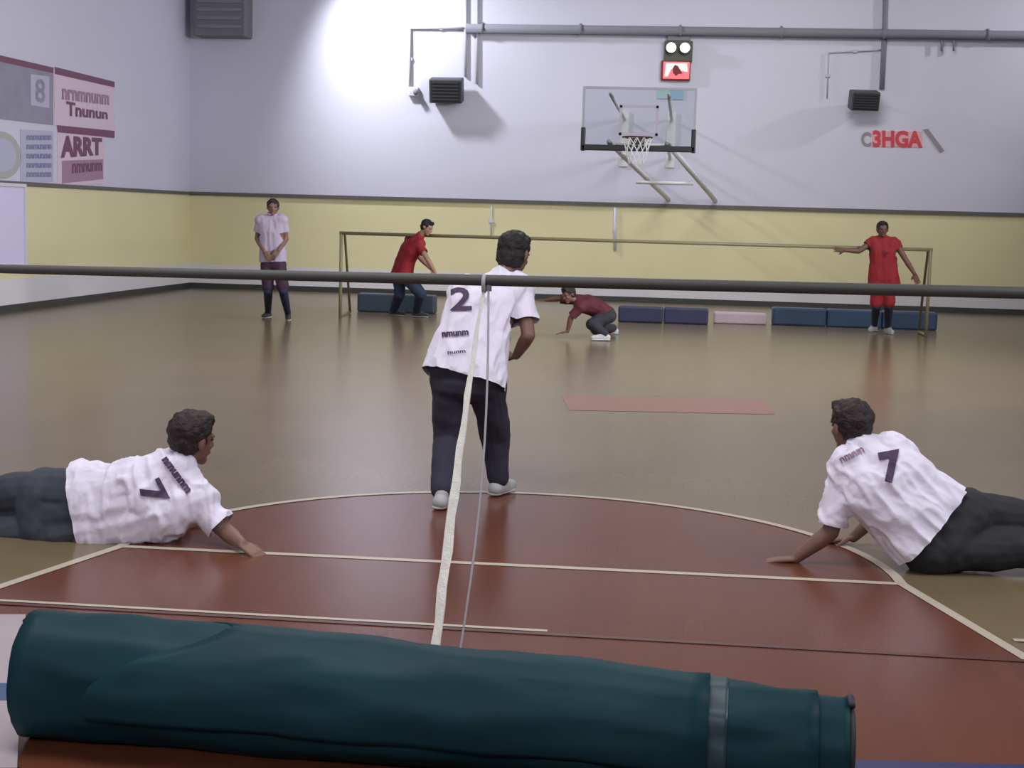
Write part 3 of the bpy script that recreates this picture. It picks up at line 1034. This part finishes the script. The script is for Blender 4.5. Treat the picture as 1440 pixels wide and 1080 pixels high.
def person(loc, label, J, s=1.0, voxel=0.006, skin='skin', hair='hair', shirt='shirt_white', trousers='navy_cloth', shoes='shoe_dark',
           back=V((0, -1, 0)), hem=0.0, sleeve=0.62, shorts=None, headscale=1.0, numbers=(), hair_len=0.0, bulk=1.0, collar=False, crease=.010, wd=None,
           trouser_end=0.93):
    e = empty('person', loc, label, 'person')
    J = {k: (V(v) if not isinstance(v, (int, float)) else v) for k, v in J.items()}
    lat = (J['shR'] - J['shL']).normalized()
    hlat = (J['hpR'] - J['hpL']).normalized()
    pel, wai, che, nk, hd = J['pel'], J['wai'], J['che'], J['nk'], J['hd']
    back = V(back).normalized()
    S = s * bulk

    def torso(inf, low=1.0):
        pr_ = []
        pr_.append(caps(J['shL'], J['shR'], .058 * s + inf, .058 * s + inf))
        for sg in (-1, 1):
            sh = J['shR'] if sg > 0 else J['shL']
            hp = J['hpR'] if sg > 0 else J['hpL']
            pr_.append(caps(sh * .78 + nk * .22, che + lat * sg * .075 * S, .062 * S + inf, .10 * S + inf))
            pr_.append(caps(che + lat * sg * .075 * S, wai + (lat + hlat).normalized() * sg * .062 * S, .10 * S + inf, .092 * S + inf))
            pr_.append(caps(wai + (lat + hlat).normalized() * sg * .062 * S, pel + hlat * sg * .075 * S, .092 * S + inf, .102 * S + inf))
        pr_.append(caps(che, pel, .10 * S + inf, .10 * S + inf))
        pr_.append(caps(nk, che, .06 * s + inf * .6, .11 * S + inf))
        for sh in (J['shL'], J['shR']):
            pr_.append(caps(nk, sh, .045 * s + inf * .6, .05 * s + inf))
        return pr_

    parts = torso(0)
    hu = J['hup'].normalized()
    hf = J['face']
    hf = (hf - hu * hf.dot(hu)).normalized()
    hl = hf.cross(hu)
    k = s * headscale
    hb = hd - hu * .05 * k
    parts.append(caps(nk, hb - hf * .01 * k, .056 * s, .052 * s))
    parts.append(ell(hd + hu * .025 * k - hf * .008 * k, hl, hf, hu, .076 * k, .094 * k, .092 * k))
    parts.append(ell(hd + hf * .022 * k - hu * .02 * k, hl, hf, hu, .060 * k, .068 * k, .082 * k))
    parts.append(caps(hd + hf * .030 * k - hu * .055 * k, hd + hf * .062 * k - hu * .088 * k, .046 * k, .026 * k))
    parts.append(caps(hd + hf * .088 * k + hu * .008 * k, hd + hf * .106 * k - hu * .026 * k, .010 * k, .014 * k, seg=8))  # nose
    for sg in (-1, 1):
        parts.append(caps(hd + hf * .084 * k + hu * .022 * k + hl * sg * .012 * k, hd + hf * .078 * k + hu * .022 * k + hl * sg * .042 * k, .010 * k, .010 * k, seg=8))
        parts.append(ell(hd + hl * sg * .080 * k - hf * .006 * k - hu * .004 * k, hl, hf, hu, .010 * k, .019 * k, .032 * k, 10, 8))
        parts.append(ell(hd + hf * .068 * k - hu * .022 * k + hl * sg * .034 * k, hl, hf, hu, .018 * k, .016 * k, .018 * k, 10, 8))
    parts.append(caps(hd + hf * .088 * k - hu * .052 * k - hl * .018 * k, hd + hf * .088 * k - hu * .052 * k + hl * .018 * k, .0075 * k, .0075 * k, seg=8))
    parts.append(caps(hd + hf * .085 * k - hu * .062 * k - hl * .014 * k, hd + hf * .085 * k - hu * .062 * k + hl * .014 * k, .0075 * k, .0075 * k, seg=8))
    for S_, sg in (('L', -1), ('R', 1)):
        sh, el, wr = J['sh' + S_], J['el' + S_], J['wr' + S_]
        parts.append(caps(sh, el, .052 * s, .040 * s))
        parts.append(caps(el, el.lerp(wr, .35), .041 * s, .041 * s))
        parts.append(caps(el.lerp(wr, .35), wr, .041 * s, .026 * s))
        hdir = J.get('hd' + S_, wr - el)
        pn = J.get('pn' + S_, V((0, 0, -1)))
        parts += hand_parts(wr, hdir, pn, s, J.get('curl', .6), sg)
        hp, knn, an = J['hp' + S_], J['kn' + S_], J['an' + S_]
        parts.append(caps(hp, knn, .085 * s, .056 * s))
        mid = knn.lerp(an, .3)
        parts.append(caps(knn, mid, .055 * s, .055 * s))
        parts.append(caps(mid, an, .055 * s, .036 * s))
        td = J['td' + S_].normalized()
        fd = J.get('fd' + S_, V((0, 0, -1))).normalized()
        parts.append(caps(an + fd * .03 * s - td * .025 * s, an + fd * .045 * s + td * .13 * s, .034 * s, .026 * s))
    blob('body', parts, voxel, M[skin], e, 4)
    # eyes
    for sg in (-1, 1):
        v_, f_ = ell(hd + hf * .079 * k + hu * .006 * k + hl * sg * .030 * k, hl, hf, hu, .013 * k, .010 * k, .008 * k, 10, 8)
        mesh('eye', v_, f_, M['eye'], e, True)
    # hair
    hp_ = [ell(hd + hu * .042 * k - hf * .018 * k, hl, hf, hu, .088 * k, .098 * k, .088 * k)]
    hp_.append(ell(hd - hf * .035 * k + hu * (0.0 - hair_len) * k, hl, hf, hu, .080 * k, .072 * k, .075 * k))
    hp_.append(caps(hd + hf * .05 * k + hu * .092 * k - hl * .03 * k, hd + hf * .05 * k + hu * .092 * k + hl * .03 * k, .03 * k, .03 * k))
    blob('hair', hp_, .008, M[hair], e, 2, wrinkle=.010, wscale=38)
    # shirt
    bod = (pel - che).normalized()
    hemp = pel + bod * (.02 * s + hem)
    tp = torso(.022 * s + crease * .35)
    tp.append(caps(wai - hlat * .085 * S, pel + bod * .10 * s - hlat * .10 * S, .112 * S, .124 * S))
    tp.append(caps(wai + hlat * .085 * S, pel + bod * .10 * s + hlat * .10 * S, .112 * S, .124 * S))
    cuts = [(hemp, bod, .46 * s)]
    for S_ in 'LR':
        sh, el = J['sh' + S_], J['el' + S_]
        cu = sh.lerp(el, sleeve)
        d = (el - sh).normalized()
        tp.append(caps(sh, sh.lerp(el, sleeve + .04), .068 * s + crease * .35, .068 * s + crease * .35))
        cuts.append((cu + d * .0, d, .135 * s))
    if hem > -0.05:
        pass
    shirt_o = blob('shirt', tp, voxel * 1.25, M[shirt], e, 5, wrinkle=crease * s, wscale=12, ridge=crease > .012, cuts=cuts, wdir=(V(wd).normalized() if wd else bod))
    if collar:
        cr = []
        nd = (hb - nk).normalized()
        u_, v_, _ = frame_of(nd)
        tube('collar', [nk + nd * .045 * s + (u_ * math.cos(a) + v_ * math.sin(a)) * .066 * s for a in [2 * math.pi * i / 20 for i in range(21)]], .014 * s, M[shirt], e, 8)
    # trousers
    lp = [caps(J['hpL'] * .9 + pel * .1, J['hpR'] * .9 + pel * .1, .112 * S, .112 * S), caps(pel, wai.lerp(pel, .35), .112 * S, .100 * S)]
    for sg in (-1, 1):
        lp.append(caps(pel + hlat * sg * .078 * S, wai.lerp(pel, .3) + (lat + hlat).normalized() * sg * .066 * S, .108 * S, .098 * S))
    cuts = []
    tm = trousers
    for S_ in 'LR':
        hp, knn, an = J['hp' + S_], J['kn' + S_], J['an' + S_]
        if shorts:
            lp.append(caps(hp, hp.lerp(knn, .85), .10 * s, .09 * s))
        else:
            lp.append(caps(hp, knn, .112 * s, .088 * s))
            lp.append(caps(knn, knn.lerp(an, trouser_end), .086 * s, .066 * s))
    blob('shorts' if shorts else 'trousers', lp, voxel * 1.25, M[shorts or trousers], e, 5, wrinkle=.010 * s, wscale=8)
    if shorts:
        lg = []
        for S_ in 'LR':
            hp, knn, an = J['hp' + S_], J['kn' + S_], J['an' + S_]
            lg.append([caps(hp.lerp(knn, .6), knn, .074 * s, .066 * s), caps(knn, knn.lerp(an, .3), .065 * s, .064 * s), caps(knn.lerp(an, .3), an, .064 * s, .046 * s)])
        for g_ in lg:
            blob('legging', g_, voxel * 1.25, M[trousers], e, 3)
    for S_ in 'LR':
        an = J['an' + S_]
        td = J['td' + S_].normalized()
        fd = J.get('fd' + S_, V((0, 0, -1))).normalized()
        lt = td.cross(fd)
        heel = an + fd * .045 * s - td * .035 * s
        ball = an + fd * .052 * s + td * .13 * s
        o = blob('shoe', [caps(heel, ball, .045 * s, .042 * s), caps(ball, ball + td * .05 * s - fd * .0 * s, .042 * s, .034 * s),
                          caps(an + fd * .0, ball - td * .05 * s - fd * .01, .046 * s, .044 * s)], .007, M[shoes], e, 2)
        so = blob('sole', [caps(heel + fd * .030 * s - lt * .008, ball + td * .05 * s + fd * .026 * s, .030 * s, .03 * s, fd, .45),
                           caps(heel + fd * .030 * s + lt * .008, ball + td * .02 * s + fd * .026 * s, .042 * s, .044 * s, fd, .35)], .007, M['sole'], o, 1)
    # printed marks wrapped on the shirt
    bvh = None
    for (txt, ctr, ud, wd, hgt, mk, bold) in numbers:
        if bvh is None:
            me = shirt_o.data
            bvh = BVHTree.FromPolygons([v.co for v in me.vertices], [tuple(p.vertices) for p in me.polygons])
        ctr = V(ctr)
        dirn = (ctr - CAM).normalized()
        ud = V(ud).normalized()
        if txt is None:
            nx, ny = 24, 4
            uv = [(i / nx, j / ny) for j in range(ny + 1) for i in range(nx + 1)]
            fs_ = [(j * (nx + 1) + i, j * (nx + 1) + i + 1, (j + 1) * (nx + 1) + i + 1, (j + 1) * (nx + 1) + i) for j in range(ny) for i in range(nx)]
        else:
            uv, fs_ = text_parts(txt, bold)
            bm = bmesh.new()
            vv_ = [bm.verts.new((a, b, 0)) for a, b in uv]
            for f in fs_:
                try: bm.faces.new([vv_[i] for i in f])
                except ValueError: pass
            for _ in range(4):
                bmesh.ops.subdivide_edges(bm, edges=[ed for ed in bm.edges if ed.calc_length() > .08], cuts=1)
                bmesh.ops.triangulate(bm, faces=bm.faces)
            bm.verts.index_update()
            uv = [(v.co.x, v.co.y) for v in bm.verts]
            fs_ = [tuple(v.index for v in f.verts) for f in bm.faces]
            bm.free()
        right = dirn.cross(ud).normalized()
        vs_ = []
        okc = 0
        last = None
        for a, b in uv:
            p = ctr + right * ((a - .5) * wd) + ud * ((b - .5) * hgt)
            o_ = p - dirn * .6
            hit, nrm, _, _ = bvh.ray_cast(o_, dirn, 1.5)
            vs_.append(hit - dirn * .011 if hit is not None else None)
        keep = [f for f in fs_ if all(vs_[i] is not None for i in f) and max((vs_[i] - vs_[j]).length for i in f for j in f) < .09]
        vs_ = [v if v is not None else V((0, 0, 0)) for v in vs_]
        used = sorted({i for f in keep for i in f})
        mp_ = {i: j for j, i in enumerate(used)}
        if keep:
            me2 = bpy.data.meshes.new('print')
            me2.from_pydata([tuple(vs_[i]) for i in used], [], [tuple(mp_[i] for i in f) for f in keep])
            link('shirt_print', me2, M[mk], shirt_o)
    fix(e)
    return e


DN = V((0, 0, -1))
# ---- player throwing, centre, seen from behind
Y0 = 8.25
person(V((P(655, 700, Y0).x, Y0, 0)), 'person in a white jersey standing in the centre, leaning forward, back to the camera', dict(
    pel=P(656, 520, Y0), wai=P(665, 480, Y0 + .06), che=P(682, 432, Y0 + .16), nk=P(705, 390, Y0 + .26), hd=P(723, 358, Y0 + .33),
    hup=V((.12, .25, 1)), face=V((.45, 1, -.25)),
    shL=P(651, 414, Y0 + .16), shR=P(734, 408, Y0 + .24), elL=P(640, 462, Y0 + .42), wrL=P(680, 500, Y0 + .58), hdL=V((.7, .5, -.5)), pnL=V((.7, -.2, .6)),
    elR=P(743, 472, Y0 + .12), wrR=P(726, 500, Y0 + .36), hdR=V((-.5, .8, -.2)), pnR=V((-.6, 0, .7)), curl=.9,
    hpL=P(633, 538, Y0), hpR=P(684, 540, Y0 + .02), knL=P(630, 618, Y0 + .06), knR=P(697, 615, Y0 + .20),
    anL=F(621, 716) + V((0, 0, .09)), anR=F(700, 697) + V((0, 0, .09)), tdL=V((.1, 1, 0)), tdR=V((.35, 1, 0))),
       s=.97, bulk=1.15, crease=.017, trousers='navy_cloth', shoes='shoe_white', hem=.045, sleeve=.68, hair_len=.02, headscale=1.1, skin='skin_shade', hair='hair',
       numbers=[('2', P(648, 420, Y0), V((-.05, 0, 1)), .12, .13, 'print', .02), ('nmunm', P(640, 469, Y0), V((-.1, 0, 1)), .15, .028, 'print', .05),
                ('nunm', P(642, 495, Y0), V((-.1, 0, 1)), .10, .014, 'print', .02)])

# ---- player lying on the left
Y1 = 6.85
person(V((P(150, 780, Y1).x, Y1, 0)), 'person in a white jersey lying on the floor at the left, head raised', dict(
    pel=P(85, 722, Y1), wai=P(148, 716, Y1 - .0), che=P(215, 700, Y1 - .0), nk=P(255, 655, Y1 + .02), hd=P(270, 618, Y1 + .06),
    hup=V((.12, .0, 1)), face=V((.7, 1, -.05)),
    shL=P(222, 660, Y1 + .02), shR=P(284, 714, Y1 - .0), elL=P(262, 740, Y1 + .36), wrL=P(330, 752, Y1 + .30), hdL=V((1, .1, -.2)), pnL=V((0, 0, -1)),
    elR=P(318, 748, Y1 - .02), wrR=P(340, 765, Y1 - .17), hdR=V((.75, -.25, -.35)), pnR=V((-.1, .2, -1)), curl=.5,
    hpL=P(60, 692, Y1 + .02), hpR=P(58, 745, Y1), knL=P(-55, 700, Y1 + .10), knR=P(-60, 755, Y1 + .02),
    anL=P(-170, 725, Y1 + .05), anR=P(-175, 765, Y1 + .0), tdL=V((-.5, .85, 0)), tdR=V((-.5, .85, 0)), fdL=V((-.9, -.4, 0)), fdR=V((-.9, -.4, 0))),
       s=1.0, bulk=1.19, crease=.020, wd=(0, 0, 1), trousers='slate_cloth', shoes='shoe_dark', hem=-.13, sleeve=.75, hair='hair_brown', hair_len=-.005, headscale=1.12, skin='skin_shade',
       numbers=[('7', P(216, 694, Y1), V((1, .1, .55)), .115, .12, 'print', .03), ('nmunnm', P(248, 668, Y1), V((1, .1, .75)), .20, .032, 'print', .06)])

# ---- player lying on the right, propped on an arm
Y2 = 7.1
person(V((P(1300, 800, Y2).x, Y2, 0)), 'person in a white jersey on the floor at the right, propped on one arm', dict(
    pel=P(1325, 752, Y2), wai=P(1287, 722, Y2), che=P(1243, 680, Y2 - .0), nk=P(1212, 632, Y2 + .04), hd=P(1196, 601, Y2 + .08),
    hup=V((-.05, .05, 1)), face=V((-.55, 1, -.1)),
    shL=P(1188, 666, Y2 - .02), shR=P(1268, 640, Y2 + .08), elL=P(1168, 748, Y2 - .04), wrL=P(1118, 786, Y2 - .02), hdL=V((-1, .1, -.12)), pnL=V((0, 0, -1)),
    elR=P(1262, 700, Y2 + .40), wrR=P(1200, 756, Y2 + .45), hdR=V((-1, .2, -.2)), pnR=V((0, 0, -1)), curl=.3,
    hpL=P(1330, 772, Y2 - .02), hpR=P(1362, 722, Y2 + .05), knL=P(1470, 772, Y2 - .02), knR=P(1475, 735, Y2 + .15),
    anL=P(1590, 790, Y2 + .0), anR=P(1598, 765, Y2 + .15), tdL=V((.5, .85, 0)), tdR=V((.5, .85, 0)), fdL=V((.9, -.4, 0)), fdR=V((.9, -.4, 0))),
       s=1.0, bulk=1.20, crease=.022, trousers='black_cloth', shoes='shoe_dark', hem=-.085, sleeve=.88, hair='hair_brown', hair_len=-.01, headscale=1.08, skin='skin_shade',
       numbers=[('7', P(1254, 656, Y2), V((-.25, .1, 1)), .10, .15, 'print', .05), ('nmnm', P(1198, 640, Y2), V((-.6, 0, 1)), .12, .028, 'ban_rose', .03)])

# ---- official in pale shirt, far left
Y3 = F(392, 455).y
person(V((P(386, 455, Y3).x, Y3, 0)), 'person in a pale lilac shirt and dark trousers standing at the far left', dict(
    pel=P(384, 366, Y3), wai=P(383, 348, Y3), che=P(382, 326, Y3), nk=P(383, 305, Y3), hd=P(384, 292, Y3 - .02),
    hup=V((0, 0, 1)), face=V((.25, -1, -.15)),
    shL=P(398, 310, Y3), shR=P(366, 310, Y3), elL=P(402, 336, Y3 + .05), wrL=P(392, 352, Y3 - .15), hdL=V((-.5, -.2, -.6)), pnL=V((0, 1, 0)),
    elR=P(362, 336, Y3 + .05), wrR=P(372, 354, Y3 - .15), hdR=V((.5, -.2, -.6)), pnR=V((0, 1, 0)), curl=.8,
    hpL=P(393, 372, Y3), hpR=P(376, 372, Y3), knL=P(398, 408, Y3 - .03), knR=P(377, 408, Y3),
    anL=F(405, 450) + V((0, 0, .09)), anR=F(377, 447) + V((0, 0, .09)), tdL=V((.3, -1, 0)), tdR=V((-.1, -1, 0))),
       s=1.0, bulk=.95, voxel=.009, shirt='shirt_official', trousers='blue_cloth', shorts='purple_cloth', shoes='shoe_dark', hem=.0, sleeve=.6, skin='skin_shade', collar=True)

# ---- red player stooping, left of centre
Y4 = F(575, 448).y
person(V((P(575, 445, Y4).x, Y4, 0)), 'person in a red jersey and dark trousers stooping forward to the right', dict(
    pel=P(566, 384, Y4), wai=P(570, 367, Y4), che=P(578, 350, Y4 - .05), nk=P(591, 332, Y4 - .1), hd=P(600, 320, Y4 - .14),
    hup=V((.45, 0, 1)), face=V((1, -.35, -.5)),
    shL=P(590, 346, Y4 - .20), shR=P(576, 338, Y4 + .12), elL=P(602, 366, Y4 - .3), wrL=P(612, 384, Y4 - .25), hdL=V((.3, 0, -1)), pnL=V((-1, 0, 0)),
    elR=P(590, 362, Y4 + .2), wrR=P(606, 378, Y4 + .15), hdR=V((.3, 0, -1)), pnR=V((-1, 0, 0)), curl=.5,
    hpL=P(572, 390, Y4 - .08), hpR=P(562, 390, Y4 + .08), knL=P(592, 414, Y4 - .1), knR=P(562, 414, Y4 + .1),
    anL=F(586, 446) + V((0, 0, .09)), anR=F(553, 444) + V((0, 0, .09)), tdL=V((1, -.3, 0)), tdR=V((1, -.2, 0))),
       s=.98, bulk=1.05, voxel=.009, shirt='shirt_red', trousers='blue_cloth', shoes='shoe_dark', hem=.06, sleeve=.5, skin='skin')

# ---- red player crouching, centre
Y5 = F(820, 476).y
person(V((P(825, 470, Y5).x, Y5, 0)), 'person in a dark red jersey crouching low with one hand on the floor', dict(
    pel=P(852, 443, Y5), wai=P(843, 434, Y5), che=P(827, 428, Y5 - .02), nk=P(812, 424, Y5 - .06), hd=P(800, 415, Y5 - .1),
    hup=V((-.35, 0, 1)), face=V((-.8, -.7, -.1)),
    shL=P(816, 432, Y5 - .2), shR=P(813, 422, Y5 + .14), elL=P(803, 446, Y5 - .22), wrL=P(798, 466, Y5 - .2), hdL=V((-.7, -.1, -.15)), pnL=DN,
    elR=P(785, 420, Y5 + .12), wrR=P(768, 422, Y5 + .05), hdR=V((-1, 0, 0)), pnR=DN, curl=.3,
    hpL=P(856, 444, Y5 - .1), hpR=P(854, 441, Y5 + .1), knL=P(832, 456, Y5 - .22), knR=P(838, 462, Y5 + .16),
    anL=F(851, 479) + V((0, -.05, .09)), anR=F(862, 471) + V((0, .1, .09)), tdL=V((-1, -.3, 0)), tdR=V((-1, -.1, 0))),
       s=.95, bulk=1.0, voxel=.009, shirt='shirt_maroon', trousers='black_cloth', shoes='shoe_white', hem=.04, sleeve=.9, skin='skin_dark')

# ---- red player with outstretched arms, right
Y6 = F(1238, 472).y
person(V((P(1241, 470, Y6).x, Y6, 0)), 'person in a long red jersey standing with both arms spread at the far right', dict(
    pel=P(1243, 392, Y6), wai=P(1242, 374, Y6), che=P(1242, 354, Y6), nk=P(1241, 335, Y6), hd=P(1241, 323, Y6 - .03),
    hup=V((0, 0, 1)), face=V((.1, -1, -.1)),
    shL=P(1260, 343, Y6), shR=P(1224, 342, Y6), elL=P(1274, 366, Y6 - .05), wrL=P(1286, 385, Y6 - .08), hdL=V((.4, 0, -1)), pnL=V((0, 1, 0)),
    elR=P(1208, 353, Y6 - .05), wrR=P(1188, 352, Y6 - .1), hdR=V((-1, 0, .1)), pnR=V((0, 1, 0)), curl=.3,
    hpL=P(1251, 398, Y6), hpR=P(1234, 398, Y6), knL=P(1250, 430, Y6 - .02), knR=P(1232, 430, Y6),
    anL=F(1248, 469) + V((0, 0, .09)), anR=F(1229, 466) + V((0, 0, .09)), tdL=V((.25, -1, 0)), tdR=V((-.5, -1, 0))),
       s=1.0, bulk=1.06, voxel=.009, shirt='shirt_red', trousers='blue_cloth', shorts='shirt_red', shoes='shoe_white', hem=.14, sleeve=.3, skin='skin_dark',
       numbers=[('7', P(1246, 357, Y6), V((0, 0, 1)), .09, .12, 'print_dark', .04)])

# ================================================================== floodlights that graze the far wall (above the frame)
def spot(name, loc, tgt, power, size, blend, rad, col):
    l = bpy.data.lights.new(name, 'SPOT')
    l.energy, l.spot_size, l.spot_blend, l.shadow_soft_size, l.color = power, math.radians(size), blend, rad, col
    o = bpy.data.objects.new(name, l)
    C.objects.link(o)
    o.location = loc
    o.rotation_euler = (V(tgt) - V(loc)).to_track_quat('-Z', 'Y').to_euler()


spot('floodlight_left', W(430, -100, 1.85), W(740, 300), 1400, 115, .9, .22, (.93, .95, 1.0))
spot('floodlight_right', W(1800, -110, 2.3), W(1000, 230), 760, 75, .9, .14, (1, .97, .98))
